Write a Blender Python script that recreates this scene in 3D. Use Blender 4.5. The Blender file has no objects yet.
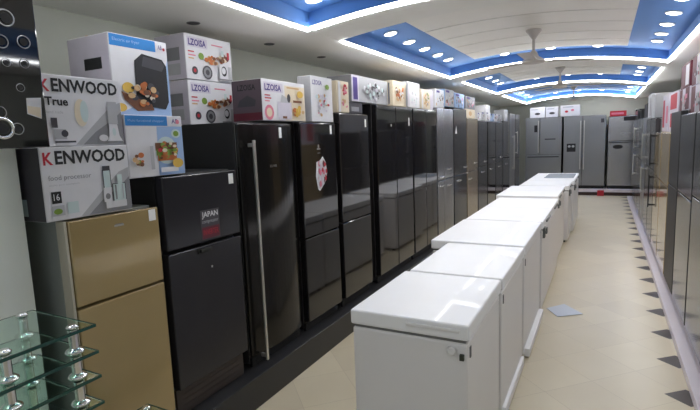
import bpy, bmesh, math, random
from mathutils import Matrix, Vector
random.seed(7)
C = bpy.context.scene.collection
PI = math.pi
sc = bpy.context.scene

# ------------------------------------------------------------------ camera, world, exposure
def make_camera():
    f, yaw, pit, rol = 483.1, math.radians(27.864), math.radians(7.69), math.radians(-2.188)
    F = Vector((-math.sin(yaw)*math.cos(pit), math.cos(yaw)*math.cos(pit), -math.sin(pit)))
    R = Vector((math.cos(yaw), math.sin(yaw), 0)); U = R.cross(F)
    R2 = math.cos(rol)*R + math.sin(rol)*U
    U2 = math.cos(rol)*U - math.sin(rol)*R
    cd = bpy.data.cameras.new('camera'); cam = bpy.data.objects.new('camera', cd); C.objects.link(cam)
    cd.sensor_width = 36; cd.lens = f/700*36; cd.clip_start = 0.05
    m = Matrix((R2, U2, -F)).transposed().to_4x4(); m.translation = (0, 0, 1.65)
    cam.matrix_world = m
    sc.camera = cam
make_camera()

w = bpy.data.worlds.new('world'); sc.world = w; w.use_nodes = True
w.node_tree.nodes['Background'].inputs[0].default_value = (0.80, 0.86, 0.92, 1)   # daylight at the open shop front
w.node_tree.nodes['Background'].inputs[1].default_value = 0.35
sc.view_settings.view_transform = 'Standard'
sc.view_settings.look = 'None'
sc.view_settings.gamma = 1
sc.view_settings.use_curve_mapping = False
sc.view_settings.exposure = 0.68
SPOT_W = 6.5       # each downlight
LED_E = 15.0        # cove LED strips

# ------------------------------------------------------------------ materials
def rgb(r, g, b):
    f = lambda c: (c/255/12.92) if c/255 <= 0.04045 else ((c/255+0.055)/1.055)**2.4
    return (f(r), f(g), f(b), 1)
MATS = {}
def mat(name, col, rough=0.5, metal=0.0, var=0.06, scale=6.0, coat=0.0, emis=0.0, trans=0.0, bump=0.0, ior=1.45, stretch=None):
    if name in MATS: return MATS[name]
    m = bpy.data.materials.new(name); m.use_nodes = True
    nt = m.node_tree; b = nt.nodes['Principled BSDF']
    tc = nt.nodes.new('ShaderNodeTexCoord'); nz = nt.nodes.new('ShaderNodeTexNoise')
    nz.inputs['Scale'].default_value = scale; nz.inputs['Detail'].default_value = 4
    if stretch:
        mp = nt.nodes.new('ShaderNodeMapping'); mp.inputs['Scale'].default_value = stretch
        nt.links.new(tc.outputs['Object'], mp.inputs[0]); nt.links.new(mp.outputs[0], nz.inputs['Vector'])
    else:
        nt.links.new(tc.outputs['Object'], nz.inputs['Vector'])
    mx = nt.nodes.new('ShaderNodeMix'); mx.data_type = 'RGBA'
    mx.inputs[6].default_value = tuple(c*(1-var) for c in col[:3]) + (1,)
    mx.inputs[7].default_value = tuple(min(1, c*(1+var)) for c in col[:3]) + (1,)
    nt.links.new(nz.outputs['Fac'], mx.inputs[0]); nt.links.new(mx.outputs[2], b.inputs['Base Color'])
    b.inputs['Roughness'].default_value = rough; b.inputs['Metallic'].default_value = metal
    b.inputs['IOR'].default_value = ior
    if coat: b.inputs['Coat Weight'].default_value = coat; b.inputs['Coat Roughness'].default_value = 0.04
    if trans: b.inputs['Transmission Weight'].default_value = trans
    if emis:
        b.inputs['Emission Color'].default_value = col; b.inputs['Emission Strength'].default_value = emis
    if bump:
        bp = nt.nodes.new('ShaderNodeBump'); bp.inputs['Strength'].default_value = bump; bp.inputs['Distance'].default_value = 0.002
        nt.links.new(nz.outputs['Fac'], bp.inputs['Height']); nt.links.new(bp.outputs[0], b.inputs['Normal'])
    MATS[name] = m
    return m

M_wall = mat('wall_paint', rgb(176, 178, 168), 0.7)
M_soffit = mat('soffit_paint', rgb(242, 241, 236), 0.75, var=0.03)
M_beam = mat('beam_paint', rgb(242, 241, 236), 0.75, var=0.03)
M_blue = mat('blue_vault_paint', rgb(92, 142, 208), 0.6, var=0.05)
M_panel = mat('vault_panel_white', rgb(244, 242, 236), 0.65, var=0.03)
M_led = mat('led_strip_glow', (0.95, 0.97, 1.0, 1), emis=LED_E, var=0)
M_lamp = mat('downlight_glow', (1.0, 0.98, 0.95, 1), emis=7.0, var=0)
M_trimwhite = mat('white_plastic_trim', rgb(225, 225, 222), 0.4)
M_black = mat('gloss_black_door', (0.010, 0.009, 0.010, 1), 0.07, var=0.1, coat=0.45)
M_blackcab = mat('black_cabinet', (0.014, 0.013, 0.014, 1), 0.35, var=0.1)
M_dark = mat('dark_graphite_door', (0.024, 0.023, 0.027, 1), 0.22, var=0.1)
M_darkcab = mat('dark_graphite_cabinet', (0.02, 0.02, 0.022, 1), 0.4, var=0.1)
M_blacksteel = mat('black_steel_door', (0.036, 0.034, 0.033, 1), 0.13, metal=0.75, var=0.12, stretch=(40, 1, 1))
M_silver = mat('brushed_silver_door', (0.33, 0.33, 0.34, 1), 0.24, metal=0.8, var=0.1, stretch=(60, 1, 1))
M_steel = mat('grey_steel_door', (0.25, 0.255, 0.265, 1), 0.3, metal=0.6, var=0.08, stretch=(60, 1, 1))
M_greydark = mat('dark_steel_door', (0.05, 0.05, 0.053, 1), 0.16, metal=0.2, var=0.1, stretch=(60, 1, 1))
M_cabgrey = mat('grey_cabinet', rgb(140, 144, 140), 0.45)
M_gold = mat('gold_door', (0.40, 0.295, 0.14, 1), 0.14, metal=0.2, var=0.05, coat=0.6)
M_goldtrim = mat('champagne_trim', (0.45, 0.38, 0.28, 1), 0.35)
M_champ = mat('champagne_door', (0.34, 0.28, 0.20, 1), 0.22, metal=0.6, var=0.1, stretch=(60, 1, 1))
M_chrome = mat('chrome', (0.80, 0.80, 0.80, 1), 0.12, metal=1.0, var=0.03)
M_satin = mat('satin_metal', (0.62, 0.61, 0.58, 1), 0.3, metal=0.9, var=0.05)
M_gasket = mat('grey_gasket', rgb(120, 120, 120), 0.7)
M_blackplastic = mat('black_plastic', (0.012, 0.012, 0.013, 1), 0.5)
M_tag = mat('white_paper_tag', rgb(235, 235, 232), 0.7)
M_white = mat('white_enamel', rgb(242, 242, 244), 0.38, var=0.015, coat=0.15)
M_whitebody = mat('white_enamel_body', rgb(228, 226, 226), 0.35, var=0.02)
M_plinth = mat('black_plinth_board', (0.022, 0.022, 0.024, 1), 0.35, var=0.15)
M_plinthw = mat('white_plinth_tile', rgb(214, 206, 214), 0.3)
M_toe = mat('toe_grille_brown', rgb(66, 58, 54), 0.45)
M_glass = mat('shelf_glass', (0.74, 0.93, 0.85, 1), 0.03, trans=1.0, var=0.02, ior=1.45)
M_glassedge = mat('green_glass_edge', (0.02, 0.075, 0.06, 1), 0.1, var=0.1)
M_hob = mat('black_hob_glass', (0.008, 0.008, 0.009, 1), 0.06, coat=1.0)

# prints
def ink(name, r, g, b, rough=0.55): return mat('print_'+name, rgb(r, g, b), rough, var=0.08, scale=14)
I = dict(white=ink('white', 212, 211, 215), cream=ink('cream', 214, 200, 176), lav=ink('lavender', 196, 190, 202), black=ink('black', 26, 26, 30),
         grey=ink('grey', 128, 128, 132), lgrey=ink('light_grey', 172, 172, 176), dgrey=ink('dark_grey', 62, 60, 66), red=ink('red', 178, 36, 52), pink=ink('pink', 210, 120, 140),
         purple=ink('purple', 66, 48, 122), blue=ink('blue', 36, 120, 190), lblue=ink('light_blue', 150, 176, 214), orange=ink('orange', 184, 104, 52),
         yellow=ink('yellow', 210, 172, 76), green=ink('green', 120, 150, 60), brown=ink('brown', 112, 70, 46), maroon=ink('maroon', 92, 30, 44), tan=ink('tan', 196, 160, 116),
         glassy=ink('pale_glass', 190, 206, 206), mauve=ink('mauve', 84, 72, 80))

# ------------------------------------------------------------------ mesh helpers
def add_box(bm, x0, y0, z0, x1, y1, z1, bev=0.0, seg=2, mi=0):
    r = bmesh.ops.create_cube(bm, size=1.0)
    vs = r['verts']
    for v in vs:
        v.co = Vector(((x0+x1)/2 + v.co.x*(x1-x0), (y0+y1)/2 + v.co.y*(y1-y0), (z0+z1)/2 + v.co.z*(z1-z0)))
    fs = list({f for v in vs for f in v.link_faces})
    for f in fs: f.material_index = mi
    if bev > 0:
        es = list({e for f in fs for e in f.edges})
        rb = bmesh.ops.bevel(bm, geom=es, offset=min(bev, 0.49*min(x1-x0, y1-y0, z1-z0)), segments=seg, affect='EDGES', profile=0.6)
        for f in rb['faces']: f.material_index = mi
def add_cyl(bm, p0, p1, r0, r1=None, n=16, mi=0):
    r1 = r0 if r1 is None else r1
    p0, p1 = Vector(p0), Vector(p1); d = p1-p0
    r = bmesh.ops.create_cone(bm, cap_ends=True, segments=n, radius1=r0, radius2=r1, depth=d.length)
    q = Vector((0, 0, 1)).rotation_difference(d.normalized()).to_matrix().to_4x4()
    m = Matrix.Translation((p0+p1)/2) @ q
    bmesh.ops.transform(bm, matrix=m, verts=r['verts'])
    for f in {f for v in r['verts'] for f in v.link_faces}: f.material_index = mi
def add_lathe(bm, prof, cx=0, cy=0, n=24, mi=0):
    rings = []
    for (rr, z) in prof:
        rings.append([bm.verts.new((cx+rr*math.cos(2*PI*k/n), cy+rr*math.sin(2*PI*k/n), z)) for k in range(n)])
    for a, b in zip(rings, rings[1:]):
        for k in range(n):
            f = bm.faces.new((a[k], a[(k+1) % n], b[(k+1) % n], b[k])); f.material_index = mi; f.smooth = True
    f = bm.faces.new(rings[0][::-1]); f.material_index = mi
    f = bm.faces.new(rings[-1]); f.material_index = mi
def add_torus(bm, R, r, m=None, n=28, k=8, mi=0):
    g = [[bm.verts.new(((R+r*math.cos(2*PI*j/k))*math.cos(2*PI*i/n), (R+r*math.cos(2*PI*j/k))*math.sin(2*PI*i/n), r*math.sin(2*PI*j/k))) for j in range(k)] for i in range(n)]
    for i in range(n):
        for j in range(k):
            f = bm.faces.new((g[i][j], g[(i+1) % n][j], g[(i+1) % n][(j+1) % k], g[i][(j+1) % k])); f.smooth = True; f.material_index = mi
    if m is not None: bmesh.ops.transform(bm, matrix=m, verts=[v for row in g for v in row])
def obj(name, bm, mats, parent=None, smooth=False):
    if not isinstance(mats, (list, tuple)): mats = [mats]
    bmesh.ops.recalc_face_normals(bm, faces=bm.faces[:])
    me = bpy.data.meshes.new(name); bm.to_mesh(me); bm.free()
    for m in mats: me.materials.append(m)
    if smooth:
        for p in me.polygons: p.use_smooth = True
    o = bpy.data.objects.new(name, me); C.objects.link(o)
    if parent: o.parent = parent
    return o
def box_obj(name, dims, m, parent=None, bev=0.0, seg=2):
    bm = bmesh.new(); add_box(bm, *dims, bev=bev, seg=seg); return obj(name, bm, m, parent)
def tag(o, label, cat, group=None):
    o['label'] = label; o['category'] = cat
    if group: o['group'] = group
    return o
def thing(name, label, cat, loc=(0, 0, 0), rz=0.0, group=None):
    o = bpy.data.objects.new(name, None); C.objects.link(o); o.empty_display_size = 0.1
    o.location = loc; o.rotation_euler = (0, 0, rz)
    return tag(o, label, cat, group)
def struct(name, bm, m, parent=None):
    o = obj(name, bm, m, parent)
    if not parent: o['kind'] = 'structure'
    return o
ORD = ['first', 'second', 'third', 'fourth', 'fifth', 'sixth', 'seventh', 'eighth', 'ninth', 'tenth', 'eleventh', 'twelfth', 'thirteenth', 'fourteenth', 'fifteenth']

# flat text as 2D triangles
_tcache = {}
def text_geo(s, bold=0.0):
    if (s, bold) in _tcache: return _tcache[(s, bold)]
    cu = bpy.data.curves.new('t', 'FONT'); cu.body = s; cu.size = 1; cu.offset = bold; cu.resolution_u = 2
    ob = bpy.data.objects.new('t', cu); C.objects.link(ob)
    dg = bpy.context.evaluated_depsgraph_get()
    me = bpy.data.meshes.new_from_object(ob.evaluated_get(dg))
    vs = [(v.co.x, v.co.y) for v in me.vertices]; fs = [tuple(p.vertices) for p in me.polygons]
    bpy.data.objects.remove(ob); bpy.data.curves.remove(cu); bpy.data.meshes.remove(me)
    x0 = min(v[0] for v in vs); x1 = max(v[0] for v in vs); y0 = min(v[1] for v in vs); y1 = max(v[1] for v in vs)
    vs = [((x-x0)/(x1-x0), (y-y0)/(y1-y0)) for x, y in vs]
    _tcache[(s, bold)] = (vs, fs, (x1-x0)/(y1-y0))
    return _tcache[(s, bold)]

def artwork(name, parent, items, m4, label=None):
    """printed shapes on a face; u right, v up, layers stacked outward. m4 maps (u, v, out) to local"""
    bm = bmesh.new(); mats = []
    for L, it in enumerate(items):
        k = it[0]; mm = it[-1] if not isinstance(it[-1], str) else I[it[-1]]
        if mm not in mats: mats.append(mm)
        mi = mats.index(mm); h = 0.0006 + 0.0004*L
        if k == 'r':
            u0, v0, u1, v1 = it[1:5]; pts = [(u0, v0), (u1, v0), (u1, v1), (u0, v1)]
        elif k == 'e':
            cu, cv, ru, rv = it[1:5]; pts = [(cu+ru*math.cos(2*PI*i/20), cv+rv*math.sin(2*PI*i/20)) for i in range(20)]
        elif k == 'p':
            pts = it[1]
        elif k == 't':
            s, u0, v0, u1, v1, bold = it[1:7]
            vs, fs, asp = text_geo(s, bold)
            bv = [bm.verts.new(m4 @ Vector((u0+(u1-u0)*x, v0+(v1-v0)*y, h))) for x, y in vs]
            for f in fs:
                try: ff = bm.faces.new([bv[i] for i in f]); ff.material_index = mi
                except ValueError: pass
            continue
        bv = [bm.verts.new(m4 @ Vector((u, v, h))) for u, v in pts]
        f = bm.faces.new(bv); f.material_index = mi
    me = bpy.data.meshes.new(name); bm.to_mesh(me); bm.free()
    for m in mats: me.materials.append(m)
    o = bpy.data.objects.new(name, me); C.objects.link(o); o.parent = parent
    if label: o['label'] = label
    return o
def face_front(y): return Matrix(((1, 0, 0, 0), (0, 0, -1, y), (0, 1, 0, 0), (0, 0, 0, 1)))        # u->x, v->z, out->-y
def face_left(x): return Matrix(((0, 0, -1, x), (-1, 0, 0, 0), (0, 1, 0, 0), (0, 0, 0, 1)))        # seen from -x : u-> -y

# ------------------------------------------------------------------ the room
XL, XR, YB, ZS = -2.72, 1.45, 14.62, 2.43
YF = -2.2
UX, UW = -0.615, 1.265
def arch(x): u = (x-UX)/UW; return ZS + 0.13*max(0, 1-u*u)

def sk(x): return 0.42*(x-(UX-UW))/(2*UW)      # the arches run slightly askew

def floor_material():
    m = bpy.data.materials.new('floor_tiles'); m.use_nodes = True; nt = m.node_tree; b = nt.nodes['Principled BSDF']
    N = nt.nodes.new; L = nt.links.new
    tc = N('ShaderNodeTexCoord'); sep = N('ShaderNodeSeparateXYZ'); L(tc.outputs['Object'], sep.inputs[0])
    def math_(op, a, bb=None, c=None):
        n = N('ShaderNodeMath'); n.operation = op
        for i, v in enumerate((a, bb, c)):
            if v is None: continue
            if isinstance(v, (int, float)): n.inputs[i].default_value = v
            else: L(v, n.inputs[i])
        return n.outputs[0]
    X, Y = sep.outputs[0], sep.outputs[1]
    P = 0.53                                   # diagonal pitch of the tile grid
    a = math_('DIVIDE', math_('ADD', math_('SUBTRACT', X, 0.50), math_('SUBTRACT', Y, 3.40)), P)
    c = math_('DIVIDE', math_('SUBTRACT', math_('SUBTRACT', X, 0.50), math_('SUBTRACT', Y, 3.40)), P)
    def joint(v): # distance to nearest integer
        f = math_('FRACT', math_('ADD', v, 0.5)); return math_('ABSOLUTE', math_('SUBTRACT', f, 0.5))
    d = math_('MINIMUM', joint(a), joint(c))
    g = math_('LESS_THAN', d, 0.0035)
    # dark diamond insets on the tile corners along the right plinth
    dy = math_('MULTIPLY', joint(math_('DIVIDE', math_('SUBTRACT', Y, 3.40), P)), P)
    dx = math_('ABSOLUTE', math_('SUBTRACT', X, 0.50))
    dia = math_('LESS_THAN', math_('ADD', math_('DIVIDE', dx, 0.125), math_('DIVIDE', dy, 0.11)), 1.0)
    nz = N('ShaderNodeTexNoise'); nz.inputs['Scale'].default_value = 2.2; nz.inputs['Detail'].default_value = 5; L(tc.outputs['Object'], nz.inputs['Vector'])
    wn = N('ShaderNodeTexWhiteNoise'); wn.noise_dimensions = '2D'
    cmb = N('ShaderNodeCombineXYZ'); L(math_('FLOOR', a), cmb.inputs[0]); L(math_('FLOOR', c), cmb.inputs[1]); L(cmb.outputs[0], wn.inputs['Vector'])
    def mix(f, A, B):
        n = N('ShaderNodeMix'); n.data_type = 'RGBA'
        L(f, n.inputs[0])
        for i, v in ((6, A), (7, B)):
            if isinstance(v, tuple): n.inputs[i].default_value = v
            else: L(v, n.inputs[i])
        return n.outputs[2]
    base = mix(nz.outputs['Fac'], rgb(200, 188, 162), rgb(214, 204, 180))
    base2 = mix(math_('MULTIPLY', wn.outputs['Value'], 0.35), base, rgb(184, 172, 150))
    col = mix(g, base2, rgb(180, 168, 146))
    col = mix(dia, col, rgb(52, 40, 36))
    L(col, b.inputs['Base Color'])
    b.inputs['Roughness'].default_value = 0.32
    return m

bm = bmesh.new(); add_box(bm, XL-0.1, YF, -0.12, XR+0.1, YB+0.1, 0.0); struct('floor', bm, floor_material())
bm = bmesh.new(); add_box(bm, XL-0.12, YF, 0.0, XL, YB+0.1, 2.9); struct('wall_left', bm, M_wall)
bm = bmesh.new(); add_box(bm, XR, YF, 0.0, XR+0.12, YB+0.1, 2.9); struct('wall_right', bm, M_wall)
bm = bmesh.new(); add_box(bm, XL, YB, 0.0, XR, YB+0.12, 2.9); struct('wall_back', bm, M_wall)
bm = bmesh.new(); add_box(bm, XL, -0.25, 0.0, -2.08, 1.10, ZS); struct('wall_pillar', bm, mat('pillar_paint', rgb(238, 242, 236), 0.4))

BAYS = [(-0.1, 3.04), (3.50, 6.62), (7.22, 9.85), (10.45, 13.8)]
BE = [(3.04, 3.50), (6.62, 7.22), (9.85, 10.45), (13.8, YB-0.43)]
# soffits at both sides and over the shop entrance
bm = bmesh.new()
add_box(bm, XL, YF, ZS, UX-UW, YB, ZS+0.12)
add_box(bm, UX+UW, YF, ZS, XR, YB, ZS+0.12)
add_box(bm, UX-UW, YF, ZS, UX+UW, -0.1, ZS+0.12)
struct('ceiling', bm, M_soffit)
NX = 28
xs = [UX-UW + 2*UW*i/NX for i in range(NX+1)]
# barrel vault above (blue paint)
bm = bmesh.new()
lo = [[bm.verts.new((x, y, arch(x)+0.12)) for x in xs] for y in (-0.1, YB)]
hi = [[bm.verts.new((x, y, arch(x)+0.22)) for x in xs] for y in (-0.1, YB)]
for i in range(NX):
    bm.faces.new((lo[0][i], lo[0][i+1], lo[1][i+1], lo[1][i])); bm.faces.new((hi[0][i], hi[0][i+1], hi[1][i+1], hi[1][i]))
    for k in (0, 1): bm.faces.new((lo[k][i], lo[k][i+1], hi[k][i+1], hi[k][i]))
for i in (0, NX): bm.faces.new((lo[0][i], lo[1][i], hi[1][i], hi[0][i]))
for (y0, y1) in BAYS:      # painted inner faces of the recess
    add_box(bm, UX-UW, y0, ZS+0.02, UX-UW+0.004, y1, ZS+0.121); add_box(bm, UX+UW-0.004, y0+0.42, ZS+0.02, UX+UW, y1+0.42, ZS+0.121)
    g = [[[bm.verts.new((x, y+sk(x), arch(x)+dz)) for x in xs] for dz in (0.025, 0.121)] for y in (y1-0.005, y1)]
    for i in range(NX):
        for k in (0, 1): bm.faces.new((g[0][k][i], g[0][k][i+1], g[1][k][i+1], g[1][k][i]))
        for q in (0, 1): bm.faces.new((g[q][0][i], g[q][0][i+1], g[q][1][i+1], g[q][1][i]))
struct('ceiling_vault', bm, M_blue)
# arched cross beams
for n, (y0, y1) in enumerate(BE):
    bm = bmesh.new()
    lo = [[bm.verts.new((x, y+sk(x), arch(x))) for x in xs] for y in (y0, y1)]
    hi = [[bm.verts.new((x, y+sk(x), arch(x)+0.12)) for x in xs] for y in (y0, y1)]
    for i in range(NX):
        bm.faces.new((lo[0][i], lo[0][i+1], lo[1][i+1], lo[1][i])); bm.faces.new((hi[0][i], hi[0][i+1], hi[1][i+1], hi[1][i]))
        for k in (0, 1): bm.faces.new((lo[k][i], lo[k][i+1], hi[k][i+1], hi[k][i]))
    for i in (0, NX): bm.faces.new((lo[0][i], lo[1][i], hi[1][i], hi[0][i]))
    struct('trim_%d' % (n+1), bm, M_beam)
# slatted white panels in the vault bays
for n, (y0, y1) in enumerate(BAYS[:3]):
    bm = bmesh.new()
    px0, px1 = -1.47, 0.20
    pxs = [px0+(px1-px0)*i/20 for i in range(21)]
    ya, yb = y0+0.3, y1-0.42; ns = 5
    for s in range(ns):
        a = ya+(yb-ya)*s/ns+0.012; b = ya+(yb-ya)*(s+1)/ns-0.012
        g = [[[bm.verts.new((x, y+sk(x), arch(x)+dz)) for x in pxs] for dz in (0.085, 0.118)] for y in (a, b)]
        for i in range(20):
            for k in (0, 1): bm.faces.new((g[0][k][i], g[0][k][i+1], g[1][k][i+1], g[1][k][i]))
            for q in (0, 1): bm.faces.new((g[q][0][i], g[q][0][i+1], g[q][1][i+1], g[q][1][i]))
        for i in (0, 20): bm.faces.new((g[0][0][i], g[1][0][i], g[1][1][i], g[0][1][i]))
    struct('ceiling_panel_%d' % (n+1), bm, M_panel)

# cove LED strips: a glowing diffuser under an added vault-shading channel
BAYN = ['nearest', 'second', 'third', 'farthest']
M_shield = mat('led_light_shield', rgb(190, 190, 190), 0.5)
def arched(y0, y1, za, zb, m, name, parent=None):
    bm = bmesh.new()
    xi = [min(max(x, UX-UW+0.032), UX+UW-0.032) for x in xs]
    g = [[[bm.verts.new((x, y+sk(x), arch(x)+dz)) for x in xi] for dz in (za, zb)] for y in (y0, y1)]
    for i in range(NX):
        for k in (0, 1): bm.faces.new((g[0][k][i], g[0][k][i+1], g[1][k][i+1], g[1][k][i]))
        for q in (0, 1): bm.faces.new((g[q][0][i], g[q][0][i+1], g[q][1][i+1], g[q][1][i]))
    for i in (0, NX): bm.faces.new((g[0][0][i], g[1][0][i], g[1][1][i], g[0][1][i]))
    return obj(name, bm, m, parent)
for n, (y0, y1) in enumerate(BAYS):
    for sx, side in ((-1, 'left'), (1, 'right')):
        x = UX + sx*(UW-0.014); so = 0.42 if sx > 0 else 0.0
        t = thing('led_strip', 'glowing white cove light strip along %s edge of the %s blue ceiling bay' % (side, BAYN[n]), 'light strip', (0, 0, 0), 0, 'cove light strips')
        box_obj('diffuser', (x-0.013, y0+so+0.01, ZS-0.015, x+0.013, y1+so-0.03, ZS-0.001), M_led, t)
        if n < 3: box_obj('light_shield', (x-0.014, y0+so+0.01, ZS-0.0005, x+0.014, y1+so-0.03, ZS+0.006), M_shield, t)
    ya, yb = y1-0.026, y1-0.002
    t = thing('led_strip', 'curved white light strip along the arched far beam of the %s ceiling bay' % BAYN[n], 'light strip', (0, 0, 0), 0, 'cove light strips')
    arched(ya, yb, -0.012, 0.012, M_led, 'diffuser', t)
    if n < 3: arched(ya-0.002, yb, 0.0125, 0.018, M_shield, 'light_shield', t)

# downlights
spot = bpy.data.lights.new('downlight_bulb', 'SPOT'); spot.energy = SPOT_W; spot.spot_size = math.radians(150); spot.spot_blend = 0.6
spot.shadow_soft_size = 0.05; spot.color = (1.0, 0.97, 0.92)
bm = bmesh.new(); add_torus(bm, 0.057, 0.007); ring_me = obj('trim_ring', bm, M_trimwhite)
bm = bmesh.new(); add_lathe(bm, [(0.055, 0.004), (0.055, -0.005), (0.035, -0.012)]); dif_me = obj('diffuser', bm, M_lamp)
first = [True]
def downlight(x, y, label, lit=True):
    z = arch(x)+0.12 - 0.006
    t = thing('ceiling_downlight', label, 'ceiling light', (x, y, z), 0, 'downlights in the blue vault')
    t.rotation_euler = (0, math.atan(2*0.13*(x-UX)/UW**2), 0)
    for src in (ring_me, dif_me):
        c = src if first[0] else src.copy()
        if not first[0]: C.objects.link(c)
        c.parent = t
    first[0] = False
    l = bpy.data.objects.new('downlight_bulb', spot); C.objects.link(l); l.parent = t; l.location = (0, 0, -0.02)
ys_b = [[0.08, 2.86], [4.15, 4.62, 5.08, 5.54, 5.96], [7.75, 8.30, 8.85, 9.35], [11.1, 11.9, 12.7, 13.4]]
for n in range(4):
    for side, x in (('left', -1.72), ('right', 0.47)):
        for k, y in enumerate(ys_b[n]):
            yy = y*1.06 if side == 'right' and n else y
            downlight(x, yy, 'lit round downlight, %s from the front in the %s strip of the %s ceiling bay' % (ORD[k], side, BAYN[n]))
    for k, x in enumerate((-1.15, -0.62, -0.10) if n else (-0.9, -0.3)):
        downlight(x, BAYS[n][1]+sk(x)-0.24, 'lit round downlight, %s from left along the far edge of the %s ceiling bay' % (ORD[k], BAYN[n]))
# unlit downlights in the left soffit
def unlit(x, y, label):
    t = thing('unlit_downlight', label, 'ceiling light', (x, y, ZS), 0, 'unlit downlights in the left soffit')
    bm = bmesh.new(); add_torus(bm, 0.038, 0.005); obj('trim_ring', bm, M_gasket, t)
    bm = bmesh.new(); add_lathe(bm, [(0.036, -0.001), (0.036, -0.004), (0.02, -0.005)]); obj('dark_lens', bm, M_blackplastic, t)
unlit(-2.36, 2.41, 'unlit dark recessed light in the left soffit, nearest the camera')
unlit(-2.39, 3.25, 'unlit dark recessed light in the left soffit, middle one above the tall handled fridge')
unlit(-2.38, 4.04, 'unlit dark recessed light in the left soffit, farthest of three')

# ceiling fans
def fan(y, rot, label):
    x = UX-0.03
    t = thing('ceiling_fan', label, 'fan', (x, y, arch(x)+0.085), 0, 'ceiling fans')
    m = mat('fan_enamel', rgb(196, 190, 184), 0.4)
    bm = bmesh.new(); add_lathe(bm, [(0.075, 0.0), (0.075, -0.012), (0.05, -0.04), (0.022, -0.08), (0.016, -0.09)]); obj('canopy', bm, m, t)
    bm = bmesh.new(); add_cyl(bm, (0, 0, -0.09), (0, 0, -0.21), 0.014); obj('downrod', bm, m, t)
    bm = bmesh.new(); add_lathe(bm, [(0.016, -0.195), (0.035, -0.215), (0.05, -0.255), (0.095, -0.28), (0.112, -0.295), (0.10, -0.315), (0.03, -0.325)]); obj('motor', bm, m, t)
    for k in range(3):
        a = rot+2*PI*k/3
        bm = bmesh.new()
        add_box(bm, 0.10, -0.02, -0.300, 0.2, 0.02, -0.294)
        add_box(bm, 0.17, -0.055, -0.300, 0.58, 0.055, -0.294, bev=0.002, seg=1)
        o = obj('blade', bm, m, t); o.rotation_euler = (0, 0, a)
fan(5.2, 0.5, 'grey ceiling fan nearest the camera in the second vault bay')
fan(8.4, 0.2, 'grey ceiling fan in the third vault bay, second from the camera')
fan(12.1, 0.9, 'small far ceiling fan hanging in the farthest vault bay')

# plinths
bm = bmesh.new(); add_box(bm, XL, 1.09, 0.0, -1.88, 13.3, 0.20, bev=0.006); struct('trim_5', bm, M_plinth)
bm = bmesh.new(); add_box(bm, 0.515, 1.0, 0.0, XR, 13.3, 0.06, bev=0.004); struct('trim_6', bm, M_plinthw)
bm = bmesh.new(); add_box(bm, XL, 13.78, 0.0, XR, YB, 0.09); struct('trim_7', bm, mat('brown_plinth', rgb(58, 40, 36), 0.4))
bm = bmesh.new(); add_box(bm, XL, 13.74, 0.09, XR, YB, 0.16); struct('trim_8', bm, M_plinthw)

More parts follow.
